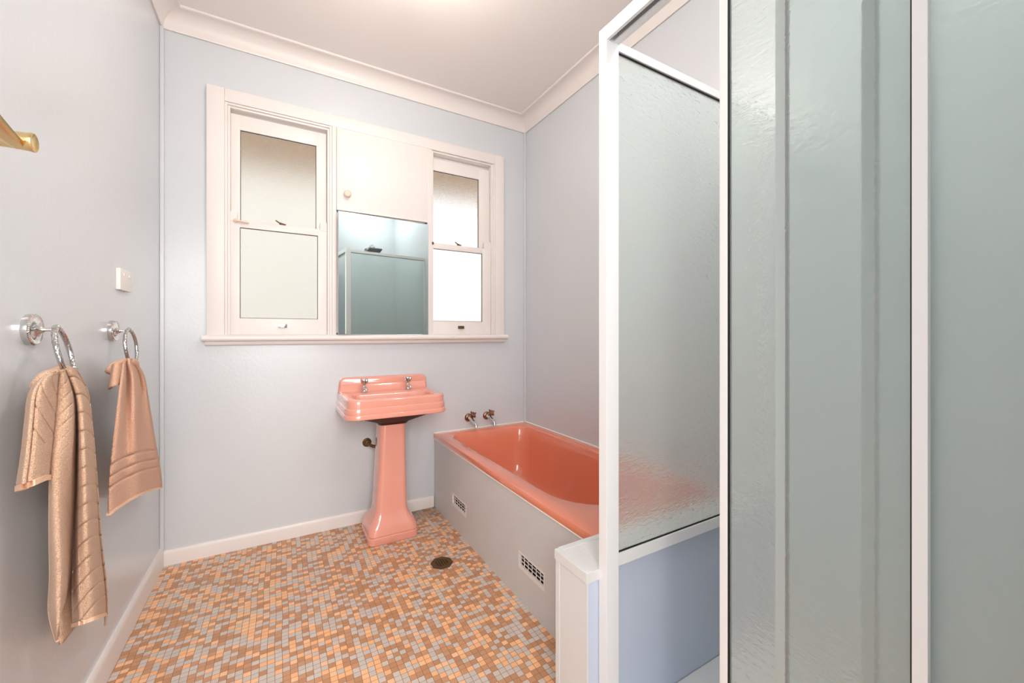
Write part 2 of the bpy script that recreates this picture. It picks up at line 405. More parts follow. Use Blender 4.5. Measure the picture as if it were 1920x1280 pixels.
# ------------------------------------------------------------------ cupboard with mirror door
cup = thing('mirror_cabinet', 'white built-in wall cupboard with round knob and half-open mirror between the two windows', 'cabinet', (.57, YB, 1.141))
bm = bmesh.new()
x0, x1, z0, z1 = .298, .846, 1.142, 2.361
y0, y1 = YB-.006, YB+.135
box(bm, x0, x0+.012, y0, y1, z0, z1); box(bm, x1-.012, x1, y0, y1, z0, z1); box(bm, x0, x1, y1-.008, y1, z0, z1)
box(bm, x0, x1, y0, y1, z0, z0+.01); box(bm, x0, x1, y0, y1, z1-.012, z1); box(bm, x0, x1, y0, y1, 1.868, 1.880)
box(bm, x0, x1, y0+.02, y1, 1.40, 1.412); box(bm, x0, x1, y0+.02, y1, 1.64, 1.652)
obj('body', bm, M['trim'], cup)
d1 = obj('door', B(x0-.001, x1+.001, YB-.024, YB-.007, 1.874, 2.360, bev=.002), M['trim'], cup, 30)
bm = bmesh.new(); lathe(bm, [(.002, 0), (.008, 0), (.008, .008), (.015, .013), (.021, .018), (.021, .024), (.015, .029), (.003, .029)], frame_to((0, -1, 0), (.353, YB-.024, 1.973)))
obj('knob', bm, M['knob'], d1, True)
obj('cover_strip', B(x0, x1, YB-.027, YB-.024, 1.874, 1.886, bev=.001), M['trim'], d1)
PH = math.radians(3.5)
def swing(bm, hinge=(.850, YB-.009)):
    Mx = Matrix.Translation((hinge[0], hinge[1], 0)) @ Matrix.Rotation(PH, 4, 'Z') @ Matrix.Translation((-hinge[0], -hinge[1], 0))
    bmesh.ops.transform(bm, matrix=Mx, verts=bm.verts[:]); return bm
md = obj('mirror_door', swing(B(.299, .850, YB-.020, YB-.009, 1.144, 1.860, bev=.001)), M['trim'], cup)
bm = B(.2985, .850, YB-.0265, YB-.0203, 1.143, 1.861, bev=.0012, seg=1)
obj('mirror_glass', swing(bm), M['mirror'], md)

# ------------------------------------------------------------------ outside the windows
struct('wall_outside', B(-4, 1.25, 5.0, 5.2, -1, 3.2), M['outwall'], 'pale wall outside, blurred behind the frosted window panes', 'outside wall')
struct('wall_fence', B(1.5, 6, 4.4, 4.5, -1, 1.26), M['soffit'], 'tan fence outside, blurred at the bottom of the right window', 'fence')
struct('ceiling_eave', B(-3, 5, YB+.15, YB+.78, 2.42, 2.47), M['soffit'], 'brown eave lining seen through the tops of the windows', 'eave')
struct('trim_10', B(-3, 5, YB+.78, YB+.81, 2.33, 2.50), M['soffit'], 'eave fascia board outside the windows', 'fascia')
struct('floor_outside', B(-4, 6, YB+.15, 5.6, -1.05, -1), M['outground'], 'concrete ground outside the windows', 'ground')

# ------------------------------------------------------------------ ceiling lamp (just outside the frame, it lights the room)
LX, LY = .42, 1.45
cl = thing('ceiling_light', 'round glass globe ceiling light on a short stem', 'light', (LX, LY, ZC))
bm = bmesh.new(); lathe(bm, [(.01, 0), (.06, 0), (.058, -.012), (.02, -.02), (.02, -.06), (.035, -.07), (.035, -.085), (.01, -.085)], Matrix.Translation((LX, LY, ZC)))
obj('base', bm, M['plastic'], cl, True)
bm = bmesh.new(); lathe(bm, [(.03, -.086)]+[(.105*math.sin(a), -.186+.105*math.cos(a)) for a in [.32+(PI-.34)*k/14 for k in range(15)]], Matrix.Translation((LX, LY, ZC)))
obj('diffuser', bm, M['diffuser'], cl, True)

sl = thing('shower_fill_lamp', 'added flush fill lamp over the shower, out of view', 'light', (1.22, .30, ZC))  # unseen lamp added to brighten the shower and its glass
bm = bmesh.new(); lathe(bm, [(.01, 0), (.10, 0), (.102, -.014), (.09, -.018), (.01, -.018)], Matrix.Translation((1.22, .30, ZC)))
obj('base', bm, M['plastic'], sl, True)
bm = bmesh.new(); lathe(bm, [(.01, -.0185)]+[(.088*math.cos(a), -.0185-.04*math.sin(a)) for a in [PI/2*k/8 for k in range(8)]]+[(.004, -.0585)], Matrix.Translation((1.22, .30, ZC)))
obj('diffuser', bm, M['fill_diffuser'], sl, True)

# ------------------------------------------------------------------ pedestal basin
sink = thing('pedestal_basin', 'pink pedestal basin with splashback standing under the mirror cupboard', 'basin', (.57, 2.4, 0))
bx0, bx1, by0 = .306, .836, 2.205
yb = YB-.0005
def brg(off, z, rn=.06):
    return rring(bx0-off, bx1+off, by0-off, yb, rn+off, .001, z)
rings = [rring(.50, .64, 2.33, 2.45, .05, .05, .662), rring(.44, .70, 2.28, 2.50, .08, .08, .668),
         rring(.36, .79, 2.245, 2.56, .10, .03, .690), rring(bx0+.01, bx1-.01, by0+.012, yb, .05, .001, .700),
         brg(.010, .699), brg(.013, .702), brg(.0125, .719), brg(.011, .722), brg(.0075, .724), brg(.007, .753), brg(.0055, .756), brg(.002, .758),
         brg(.001, .790), brg(-.001, .797), brg(-.006, .802), brg(-.014, .8035),
         rring(bx0+.03, bx1-.03, by0+.03, 2.54, .05, .02, .802),
         rring(.350, .800, 2.242, 2.475, .07, .06, .800), rring(.356, .794, 2.248, 2.468, .066, .055, .797), rring(.362, .788, 2.254, 2.462, .06, .05, .788),
         rring(.372, .778, 2.262, 2.454, .06, .05, .745), rring(.39, .76, 2.275, 2.44, .07, .06, .708),
         rring(.44, .71, 2.30, 2.41, .05, .05, .694), rring(.54, .61, 2.335, 2.375, .018, .018, .690)]
bm = bmesh.new(); loft(bm, rings)
basin = obj('basin', bm, M['pink'], sink, 45)
# splashback with round top corners, flaring into the deck
bm = bmesh.new()
def sb_outline(y, ins):
    pts = []
    r = .035
    L0, R0 = bx0-.002+ins, bx1+.004-ins
    L1, R1 = bx0+.004+ins, bx1-.002-ins
    zt = .886-ins
    pts.append(Vector((L0, y, .795)))
    for k in range(9):
        a = PI-k/8*PI/2; pts.append(Vector((L1+r+r*math.cos(a), y, zt-r+r*math.sin(a))))
    for k in range(9):
        a = PI/2-k/8*PI/2; pts.append(Vector((R1-r+r*math.cos(a), y, zt-r+r*math.sin(a))))
    pts.append(Vector((R0, y, .795)))
    return pts
loft(bm, [sb_outline(yb, 0), sb_outline(2.572, 0), sb_outline(2.566, .002), sb_outline(2.562, .007)])
obj('splashback', bm, M['pink'], sink, 35)
# coved step between deck and splashback
bm = bmesh.new(); prof = [(2.564, .850), (2.560, .835), (2.553, .825), (2.549, .812), (2.544, .806), (2.532, .8015), (2.532, .795), (2.57, .795), (2.57, .85)]
loft(bm, [[Vector((x, y, z)) for y, z in prof] for x in (bx0+.012, bx1-.012)])
obj('deck_step', bm, M['pink'], sink, 50)
bm = bmesh.new(); lathe(bm, [(.002, 0), (.020, 0), (.022, .002), (.018, .004), (.012, .002), (.002, .001)], Matrix.Translation((.575, 2.355, .690)))
obj('plughole', bm, M['chrome'], sink, True)
# dark red-brown shape between basin and pedestal
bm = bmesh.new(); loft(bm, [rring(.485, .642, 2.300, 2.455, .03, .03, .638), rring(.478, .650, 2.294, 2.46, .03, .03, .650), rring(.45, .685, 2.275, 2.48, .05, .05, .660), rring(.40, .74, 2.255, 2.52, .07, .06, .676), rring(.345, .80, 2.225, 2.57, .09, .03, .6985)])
obj('dark_underside', bm, mat('dark_red_brown_underside', srgb(52, 20, 14), .5), sink, True)['label'] = 'dark red-brown underside'
def octring(x0, x1, y0, y1, c, z):
    return rring(x0, x1, y0, y1, c, c, z, 3)
pr = [(.492, .633, 2.305, 2.45, .028, .639), (.484, .634, 2.300, 2.452, .028, .45), (.474, .638, 2.297, 2.455, .03, .27), (.466, .640, 2.294, 2.458, .03, .165),
      (.462, .644, 2.290, 2.460, .03, .145), (.450, .655, 2.280, 2.470, .034, .122), (.433, .674, 2.268, 2.485, .04, .100), (.424, .684, 2.260, 2.492, .04, .080), (.420, .688, 2.257, 2.494, .036, .055),
      (.419, .689, 2.256, 2.495, .034, .048), (.424, .684, 2.260, 2.491, .034, .043), (.417, .691, 2.254, 2.497, .034, .038), (.417, .691, 2.254, 2.497, .034, .006), (.422, .686, 2.259, 2.492, .03, 0)]
bm = bmesh.new(); loft(bm, [rring(a, b_, c, d, r, r, z, 5) for a, b_, c, d, r, z in pr])
obj('pedestal', bm, M['pink'], sink, 40)
def pillar_tap(x, y, sink):
    z = .8015
    bm = bmesh.new()
    lathe(bm, [(.002, 0), (.019, 0), (.019, .004), (.016, .006), (.014, .022), (.013, .030), (.009, .036), (.007, .040), (.002, .041)], Matrix.Translation((x, y, z)), 10)
    body = obj('tap', bm, M['chrome'], sink, True)
    bm = bmesh.new(); tube(bm, smoothpath([(x, y, z+.018), (x, y-.03, z+.026), (x, y-.055, z+.024), (x, y-.064, z+.012)], 5), [.011]*5+[.009]*6+[.008]*5, 12)
    obj('spout', bm, M['chrome'], body, True)
    bm = bmesh.new()
    lathe(bm, [(.002, .040), (.008, .040), (.009, .046), (.015, .058), (.018, .070), (.017, .075), (.010, .079), (.002, .080)], Matrix.Translation((x, y, z)), 16)
    for k in range(4):
        a = PI/4+k*PI/2
        dx, dy = math.cos(a), math.sin(a)
        tube(bm, [(x+dx*.012, y+dy*.012, z+.050), (x+dx*.019, y+dy*.019, z+.064), (x+dx*.023, y+dy*.023, z+.078)], [.005, .0055, .003], 8)
    obj('handle', bm, M['chrome'], body, True)
    return body
pillar_tap(.440, 2.515, sink); pillar_tap(.700, 2.515, sink)

# stop valve on the wall
sv = thing('stop_valve', 'dark bronze pipe elbow and wall flange behind the pink pedestal', 'valve', (.471, YB, .480))
bm = bmesh.new(); lathe(bm, [(.002, 0), (.027, 0), (.026, .004), (.016, .010), (.012, .022), (.002, .024)], frame_to((0, -1, 0), (.471, YB, .480)))
obj('flange', bm, M['bronze'], sv, True)
bm = bmesh.new(); tube(bm, smoothpath([(.471, YB-.015, .480), (.475, YB-.055, .478), (.492, YB-.085, .474), (.53, YB-.10, .472), (.56, YB-.10, .50), (.565, YB-.10, .655)], 6), .009, 12)
obj('pipe', bm, M['bronze'], sv, True)

# ------------------------------------------------------------------ bath
AX = .893
bath = thing('bathtub', 'coral pink bathtub built in along the right wall', 'bathtub', (1.25, 1.8, 0))
ox0, ox1, oy0, oy1 = AX, XR-.001, 1.012, YB-.001
def bring(off, z): return rring(ox0+off, ox1-off, oy0+off, oy1-off, .012, .012, z)
rings = [bring(.03, .452), bring(.002, .452), bring(0, .455), bring(0, .479), bring(.0015, .4825), bring(.005, .484),
         rring(.935, 1.590, 1.06, 2.560, .06, .06, .484),
         rring(.966, 1.568, 1.145, 2.530, .26, .105, .483), rring(.972, 1.562, 1.155, 2.524, .255, .10, .480), rring(.978, 1.556, 1.165, 2.518, .25, .095, .471),
         rring(.986, 1.548, 1.20, 2.510, .245, .095, .42), rring(.998, 1.536, 1.27, 2.500, .235, .095, .32), rring(1.012, 1.522, 1.36, 2.488, .22, .095, .22),
         rring(1.028, 1.506, 1.44, 2.472, .20, .10, .15), rring(1.055, 1.48, 1.50, 2.440, .18, .09, .118), rring(1.10, 1.435, 1.56, 2.39, .12, .07, .105), rring(1.2, 1.33, 1.8, 2.2, .05, .05, .100)]
bm = bmesh.new(); loft(bm, rings, cap0=False)
obj('tub', bm, M['bathpink'], bath, 42)
# apron with two vent openings
vents = [(2.070, 2.270, .130, .200), (1.305, 1.500, .142, .212)]
bm = bmesh.new()
ax0, ax1 = AX+.006, AX+.022
ys = [1.012, vents[1][0], vents[1][1], vents[0][0], vents[0][1], YB-.001]
box(bm, ax0, ax1, ys[0], ys[1], 0, .452); box(bm, ax0, ax1, ys[2], ys[3], 0, .452); box(bm, ax0, ax1, ys[4], ys[5], 0, .452)
for v0, v1, za, zb in vents:
    box(bm, ax0, ax1, v0, v1, 0, za); box(bm, ax0, ax1, v0, v1, zb, .452)
bmesh.ops.remove_doubles(bm, verts=bm.verts[:], dist=1e-5)
obj('apron', bm, M['apron'], bath)
obj('backing', B(ax1+.01, ax1+.02, 1.02, YB-.01, .02, .40), M['dark'], bath)
bm = bmesh.new(); tube(bm, [(AX+.004, 1.02, .4505), (AX+.004, YB-.002, .4505)], .0045, 8)
obj('sealant_bead', bm, M['silicone'], bath, True)
bm = bmesh.new(); tube(bm, [(AX+.004, YB-.0065, .486), (XR-.0065, YB-.0065, .486), (XR-.0065, 1.03, .486)], .006, 8)
obj('wall_sealant', bm, M['silicone'], bath, True)
for (v0, v1, za, zb), lb in zip(vents, ('far', 'near')):
    bm = bmesh.new(); X0, X1 = ax0-.002, ax0+.009
    w = .006
    loft(bm, [[Vector((x, a, b_)) for a, b_ in ((v0, za), (v1, za), (v1, zb), (v0, zb))] for x in (X0, X1)], cap0=False, cap1=False)
    loft(bm, [[Vector((x, a, b_)) for a, b_ in ((v0+w, za+.014), (v1-w, za+.014), (v1-w, zb-w), (v0+w, zb-w))] for x in (X0, X1)], cap0=False, cap1=False)
    bm.verts.ensure_lookup_table(); vv = bm.verts
    for a in range(4):
        b_ = (a+1) % 4
        bm.faces.new((vv[a], vv[b_], vv[8+b_], vv[8+a])); bm.faces.new((vv[4+a], vv[4+b_], vv[12+b_], vv[12+a]))
    v = obj('vent_grille', bm, M['trim'], bath); v['label'] = 'cream air vent grille'
    bm = bmesh.new(); n = 6
    for k in range(1, n):
        yy = v0+w+(v1-v0-2*w)*k/n; box(bm, ax0+.004, ax0+.006, yy-.0018, yy+.0018, za+.014, zb-w)
    for k in range(1, 3):
        zz = za+.014+(zb-za-.014-w)*k/3; box(bm, ax0+.0043, ax0+.0057, v0+w, v1-w, zz-.0018, zz+.0018)
    obj('grid', bm, M['trim'], v)
# bath taps
def bib_tap(x, z, label):
    t = thing('wall_tap', label, 'tap', (x, YB, z), 'bath taps on the wall')
    bm = bmesh.new(); lathe(bm, [(.002, 0), (.028, 0), (.028, .004), (.024, .010), (.014, .014), (.002, .015)], frame_to((0, -1, 0), (x, YB, z)))
    obj('flange', bm, M['oldchrome'], t, True)
    bm = bmesh.new(); tube(bm, smoothpath([(x, YB-.01, z), (x, YB-.045, z), (x, YB-.075, z-.008), (x, YB-.105, z-.018), (x, YB-.122, z-.026), (x, YB-.130, z-.045)], 5), [.015]*6+[.016]*4+[.013]*6+[.0115]*10, 12)
    obj('spout', bm, M['chrome'], t, True)
    d = Vector((0, -.75, .66)).normalized(); o = Vector((x, YB-.045, z+.004))
    bm = bmesh.new(); lathe(bm, [(.002, 0), (.012, 0), (.011, .014), (.008, .022), (.009, .028), (.016, .034), (.019, .046), (.016, .052), (.002, .054)], frame_to(d, o), 16)
    Mx = frame_to(d, o)
    for k in range(4):
        a = k*PI/2+.4
        tube(bm, [Mx @ Vector((math.cos(a)*.012, math.sin(a)*.012, .034)), Mx @ Vector((math.cos(a)*.024, math.sin(a)*.024, .050))], [.006, .0045], 8)
    obj('handle', bm, M['oldchrome'], t, True)
bib_tap(1.147, .563, 'old chrome wall tap over the bath, nearer the basin')
bib_tap(1.287, .563, 'old chrome wall tap over the bath, nearer the room corner')

# ------------------------------------------------------------------ nib wall between bath and shower
PX0, PX1 = .783, .829
NX, NY0, NY1, NZ = .741, .869, 1.011, .485
bm = bmesh.new()
box(bm, NX+.004, XR, NY0+.001, NY1, 0, NZ-.006)
struct('wall_nib', bm, M['nibwall'], 'low pale blue dividing wall between bath and shower', 'low wall')
bm = bmesh.new(); box(bm, NX-.002, NX+.0035, NY1-.016, NY1+.003, 0, NZ-.031, bev=.001); box(bm, NX, NX+.0035, NY0+.006, NY1-.0165, 0, NZ-.031, bev=.001)
box(bm, NX-.001, NX+.0035, NY0-.001, NY0+.0055, 0, NZ-.031, bev=.001)
struct('trim_11', bm, M['cap'], 'off-white panel strips on the end of the low dividing wall', 'panel')
bm = bmesh.new()
box(bm, NX-.0045, PX0+.02, NY0-.003, NY1+.006, NZ-.030, NZ, bev=.0015)
box(bm, PX0+.02, XR-.001, NY0-.001, NY1+.006, NZ-.006, NZ, bev=.0015)
box(bm, NX+.010, XR-.001, NY1-.014, NY1+.0065, NZ-.004, NZ+.0015, bev=.0008)
struct('trim_12', bm, M['cap'], 'white flat cap on top of the low dividing wall', 'cap')

# ------------------------------------------------------------------ shower
struct('floor_shower', B(.84, XR, YR, NY0, .001, .022, bev=.004), M['tray'], 'white shower tray floor', 'shower tray')
struct('trim_13', B(.775, .842, YR, NY0, .001, .05, bev=.004), M['tray'], 'white kerb along the shower opening', 'kerb')

PY0, PY1 = .837, .868
HT = 1.998
scr = thing('shower_screen', 'white aluminium shower screen frame with fixed rippled glass panel above the low wall', 'shower screen', (.80, .85, .05))
bm = bmesh.new()
box(bm, PX0, PX1, PY0, PY1, .05, HT, bev=.0015)
obj('corner_post', bm, M['alu'], scr)
bm = bmesh.new()
for z in (1.82, .66):
    bm = bmesh.new(); lathe(bm, [(.0005, 0), (.0035, 0), (.003, .0012), (.0005, .0015)], frame_to((0, -1, 0), (.806, PY0+.0035, z)), 10)
    obj('post_screw', bm, M['oldchrome'], scr, True)
# header along the doors (channel open downwards) and along the side panel
HY = PY0-.0003
bm = bmesh.new()
loft(bm, [[Vector((x, y, z)) for x, z in ((PX0, HT-.040), (PX0, HT-.0015), (PX0+.0015, HT), (PX1-.0015, HT), (PX1, HT-.0015), (PX1, HT-.040), (PX1-.019, HT-.040), (PX1-.019, HT-.034), (PX1-.006, HT-.034), (PX1-.006, HT-.006), (PX0+.009, HT-.006), (PX0+.009, HT-.040))] for y in (YR+.001, HY)])
obj('header', bm, M['alu'], scr)
obj('track_channel', B(PX0+.0092, PX1-.0062, YR+.001, HY, HT-.0095, HT-.0062), M['putty'], scr)
SY0, SY1 = .848, .868
bm = bmesh.new()
box(bm, PX1, XR-.001, SY0, SY1, HT-.046, HT-.020, bev=.001)
obj('top_rail', bm, M['alu'], scr)
obj('bottom_rail', B(PX1, XR-.001, SY0, SY1, NZ+.001, NZ+.036, bev=.001), M['alu'], scr)
obj('wall_channel', B(XR-.006, XR-.001, SY0, SY1, NZ+.036, HT-.046), M['alu'], scr)
fp = obj('fixed_glass', B(PX1-.002, XR-.007, .856, .861, NZ+.030, HT-.040), M['obscure'], scr)
obj('black_seal', B(PX1, XR-.014, .853, .8555, NZ+.0358, NZ+.0405), M['black'], fp)
obj('black_seal', B(PX1, XR-.014, .853, .8555, HT-.0505, HT-.0458), M['black'], fp)
# three sliding doors stacked open
def door(x, y0, y1, label, stile_r=True):
    t = thing('sliding_shower_door', label, 'shower door', (x, (y0+y1)/2, .055), 'stacked sliding shower doors')
    z0, z1 = .056, HT-.041
    h = .006; w = .017
    obj('stile', B(x-h, x+h, y1-w, y1, z0, z1, bev=.0015), M['alu'], t)
    if stile_r:
        obj('stile', B(x-h, x+h, y0, y0+w, z0, z1, bev=.0015), M['alu'], t)
    obj('rail', B(x-h, x+h, y0+w, y1-w, z0, z0+.025, bev=.001), M['alu'], t)
    obj('rail', B(x-h, x+h, y0+w, y1-w, z1-.022, z1, bev=.001), M['alu'], t)
    g = obj('glass_pane', B(x-.002, x+.002, y0+w-.003, y1-w+.003, z0+.022, z1-.020), M['obscure'], t)
    for ya, yb2 in ((y1-w-.003, y1-w+.0005), (y0+w-.0005, y0+w+.0015)):
        obj('black_seal', B(x-.005, x-.0022, ya, yb2, z0+.025, z1-.022), M['black'], g)
        obj('black_seal', B(x+.0022, x+.005, ya, yb2, z0+.025, z1-.022), M['black'], g)
    return t
door(.790, .200, .508, 'rippled glass sliding shower door standing in front of the other two')
door(.806, .095, .408, 'rippled glass sliding shower door in the middle of the stack')
door(.822, -.030, .285, 'rippled glass sliding shower door at the back of the stack')
# shower head on the rear wall
sh = thing('wall_shower', 'square chrome shower head above the screen, seen in the mirror', 'shower', (1.26, YR, 2.12))
bm = bmesh.new(); lathe(bm, [(.002, 0), (.028, 0), (.026, .006), (.002, .012)], frame_to((0, 1, 0), (1.26, YR, 2.17)))
obj('flange', bm, M['chrome'], sh, True)
bm = bmesh.new(); tube(bm, smoothpath([(1.26, YR, 2.17), (1.26, .12, 2.195), (1.26, .22, 2.185), (1.26, .25, 2.14)], 6), .010, 12)
obj('arm', bm, M['chrome'], sh, True)
bm = B(-.075, .075, -.055, .055, -.008, .008, bev=.003); 
for i in range(9):
    for j in range(6):
        box(bm, -.062+i*.0155-.002, -.062+i*.0155+.002, -.042+j*.0165-.002, -.042+j*.0165+.002, -.011, -.007)
bmesh.ops.transform(bm, matrix=Matrix.Translation((1.26, .26, 2.122)) @ Matrix.Rotation(math.radians(12), 4, 'X'), verts=bm.verts[:])
obj('rose', bm, mat('grey_shower_rose', srgb(120, 122, 118), .35, metal=.6), sh)

# ------------------------------------------------------------------ floor drain
dr = thing('floor_drain', 'octagonal bronze floor drain in the mosaic floor beside the bath', 'drain', (.708, 1.932, 0))
cx, cy, R = .708, 1.932, .056
oc = lambda r, z: [Vector((cx+r*math.cos(PI/8+k*PI/4), cy+r*math.sin(PI/8+k*PI/4), z)) for k in range(8)]
bm = bmesh.new(); loft(bm, [oc(R, .0002), oc(R, .003), oc(R-.003, .004), oc(.036, .004), oc(.036, .0002)], cap0=False, cap1=False)
obj('rim', bm, M['bronze'], dr)
bm = bmesh.new(); loft(bm, [oc(.037, .0003), oc(.037, .0008)]); obj('sump', bm, M['black'], dr)
bm = bmesh.new()
for k in range(-2, 4):
    o = -.006+k*.0125-.000
    half = .036
    box(bm, cx+o-.0022, cx+o+.0022, cy-half, cy+half, .001, .0042); box(bm, cx-half, cx+half, cy+o-.0022, cy+o+.0022, .001, .0041)
obj('grate', bm, M['bronze'], dr)

# ------------------------------------------------------------------ switch plate
sw = thing('switch_plate', 'cream electrical plate on the left wall above the far towel ring', 'switch', (XL, 2.025, 1.344))
obj('plate', B(XL, XL+.013, 1.958, 2.090, 1.306, 1.383, bev=.002), M['plastic'], sw, 30)
for yy in (1.995, 2.055):
    obj('screw_cap', B(XL+.013, XL+.0155, yy-.006, yy+.006, 1.358, 1.368, bev=.001), M['plastic'], sw)

# ------------------------------------------------------------------ brass hook at the picture edge
bh = thing('brass_rail', 'polished brass bar on a short round post high on the left wall', 'rail', (XL, .98, 1.464))
bm = bmesh.new(); lathe(bm, [(.002, 0), (.028, 0), (.027, .006), (.0145, .012), (.0135, .13), (.0145, .146), (.0155, .151), (.0150, .153), (.0125, .1515), (.006, .150), (.001, .150)], frame_to((1, 0, 0), (XL, .977, 1.4635)), 32)
obj('post', bm, M['brass'], bh, 40)
bm = bmesh.new(); rings = []
for i in range(15):
    t = i/14; y = .972-.34*t; z = 1.4545+.018*S0(t*2)+.004*t; w = .010+.010*min(1, t*3); x = -.362
    prof2 = [(.5, .35), (.30, .5), (0, .42), (-.5, .1), (-.95, -.5), (-1.0, -.8), (-.55, -.9), (0, -.55), (.35, -.1)]
    rings.append([Vector((x+w*a, y, z+w*.8*b_)) for a, b_ in prof2])
loft(bm, rings); obj('bar', bm, M['brass'], bh, 35)

# ------------------------------------------------------------------ towel rings
def towel_ring(y, z, label, ang, tilt, near):
    t = thing('towel_ring', label, 'towel ring', (XL, y, z), 'towel rings on the left wall')
    bm = bmesh.new(); lathe(bm, [(.002, 0), (.036, 0), (.037, .006), (.037, .011), (.033, .015), (.029, .0135), (.025, .0135), (.017, .0155), (.011, .0185), (.007, .024), (.002, .026)], frame_to((1, 0, 0), (XL, y, z)), 40)
    r = obj('rosette', bm, M['chrome'], t, 30)
    bm = bmesh.new()
    for k in range(44):
        a = 2*PI*k/44
        bmesh.ops.create_icosphere(bm, subdivisions=1, radius=.0019, matrix=Matrix.Translation((XL+.0135, y+.0335*math.cos(a), z+.0335*math.sin(a))))
    obj('beading', bm, M['chrome'], r, True)
    tip = Vector((XL+.047, y, z+.004))
    bm = bmesh.new(); tube(bm, smoothpath([(XL+.02, y, z), (XL+.034, y, z), (XL+.045, y, z+.001), tip], 5), [.007]*3+[.0045]*6+[.0055]*7, 12)
    bmesh.ops.create_uvsphere(bm, u_segments=14, v_segments=8, radius=.0085, matrix=Matrix.Translation(tip))
    obj('arm', bm, M['chrome'], t, True)
    Rr = .062
    c = tip+Vector((tilt*.5, 0, -Rr+.002))
    hdir = Vector((math.sin(ang), -math.cos(ang), 0))   # towards the near strand
    vdir = Vector((tilt/(2*Rr)*-1, 0, 1)).normalized()
    pts = []
    for k in range(48):
        a = 2*PI*k/48
        pts.append(c+hdir*Rr*math.cos(a)+vdir*Rr*math.sin(a))
    bm = bmesh.new(); tube(bm, pts, .0056, 12, closed=True)
    obj('ring', bm, M['hammered'], t, True)
    return c, hdir
towel_ring(1.374, 1.157, 'chrome towel ring on the left wall holding the long bath towel', math.radians(9), .026, True)
towel_ring(1.909, 1.157, 'chrome towel ring on the left wall near the corner holding the small hand towel', math.radians(0), .012, False)

# ------------------------------------------------------------------ towels
def interp(tab, z):
    """tab: list of (y, z) descending in z -> y at z"""
    if z >= tab[0][1]: return tab[0][0]
    for (ya, za), (yb_, zb) in zip(tab, tab[1:]):
        if za >= z >= zb and za != zb:
            t = (za-z)/(za-zb); return ya+(yb_-ya)*t
    return tab[-1][0]
def catm(tab, n=12):
    p = smoothpath([(y, 0, z) for y, z in tab], n); return [(q.x, q.z) for q in p]
def fuzz(p, a=.0002, s=200):
    return noise.noise(p*s)*a + noise.noise(p*s*2.7)*a*.6
def hang(p):
    k = p.x/-.43
    return Vector((p.x, p.y*k, 1.148+(p.z-1.148)*k))
def sheet(name, f0, nu, nv, th, m, parent):
    f = lambda u, v: hang(f0(u, v))
    bm = bmesh.new(); g = []
    for j in range(nv+1):
        row = []
        for i in range(nu+1):
            row.append(bm.verts.new(f(i/nu, j/nv)))
        g.append(row)
    for j in range(nv):
        for i in range(nu):
            bm.faces.new((g[j][i], g[j][i+1], g[j+1][i+1], g[j+1][i]))
    o = obj(name, bm, m, parent, 180)
    md = o.modifiers.new('thick', 'SOLIDIFY'); md.thickness = th; md.offset = 0
    return o
def S_(t): return t*t*(3-2*t)

tw = thing('bath_towel', 'long apricot terry towel hanging from the nearest ring, one short flap and one long tail', 'towel', (-.43, 1.36, 1.06))
BX = -.432
# long tail as one folded sheet: left hem -> bulge -> crease -> bulge -> right edge -> back layer
AL = catm([(1.312, 1.062), (1.297, .987), (1.279, .907), (1.267, .828), (1.265, .713), (1.267, .619), (1.262, .545), (1.297, .457)])
CR = catm([(1.340, 1.066), (1.392, .997), (1.405, .916), (1.400, .786), (1.388, .66), (1.373, .564), (1.331, .500), (1.306, .452)])
C2 = catm([(1.340, 1.066), (1.392, .997), (1.405, .916), (1.400, .786), (1.388, .66), (1.380, .56), (1.380, .495), (1.385, .44)])
BR = catm([(1.400, 1.056), (1.462, .995), (1.492, .899), (1.518, .778), (1.552, .589), (1.588, .451), (1.602, .38), (1.600, .315)])
def tail_left(u, v):
    zb = .457+.075*S_(u)           # pointed hanging corner at the hem
    z = 1.066-.004*u + (zb-1.062)*v
    L = interp(AL, z); R = interp(CR, z)
    y = L+(R-L)*u
    bul = math.sin(PI*min(1, u*1.02))**.7
    amp = .012+.018*S_(min(1, v*3))*(1-.4*v)
    x = BX+amp*bul - .026*S_(max(0, (u-.72)/.28))*min(1, v*4) + .010*math.sin(u*7+z*9)*v
    if v < .12: x += .012*(1-v/.12)*(.5-u)
    x -= .0035*max(0, math.cos((z*1.0-u*.03)/.030*2*PI))**8*max(0, 1-abs(u-.5)*2)*(1 if z > .93 else .25)
    p = Vector((x, y, z)); p.x += fuzz(p)*1.3; p.y += fuzz(p+Vector((3, 1, 2)))*.7
    return p
def tail_right(u, v):
    zb = .440+(.315-.440)*u**.8
    zb = .440-.125*u
    z = 1.066-.006*u+(zb-1.062)*v
    L = interp(C2, z)-.004; R = interp(BR, z)
    if u <= .8:
        w = u/.8; y = L+(R-L)*w
        amp = .016+.028*S_(min(1, v*2.5))
        x = BX-.026*(1-S_(min(1, w/.22)))*min(1, v*4) + amp*math.sin(PI*min(1, .12+w*.9))**.8 + .006*math.sin(w*9+z*5)*min(1, v*2)
    else:
        w = (u-.8)/.2; y = R-.018*w-.002*math.sin(w*PI)+.004; x = BX+.010-.030*w+.016*math.sin(PI*min(1, .12+.9))**.8*(1-w)
    # diagonal woven grooves
    ph = (z+(.055*u if z > .55 else .055*u)-.02*math.sin(u*3))/.0475
    x -= .0042*max(0, math.cos(ph*2*PI))**10*(1 if .03 < u < .86 else 0)*(1 if z > .40 else .0)
    p = Vector((x, y, z)); p.x += fuzz(p)*1.4; p.y += fuzz(p+Vector((3, 1, 2)))*.9
    return p
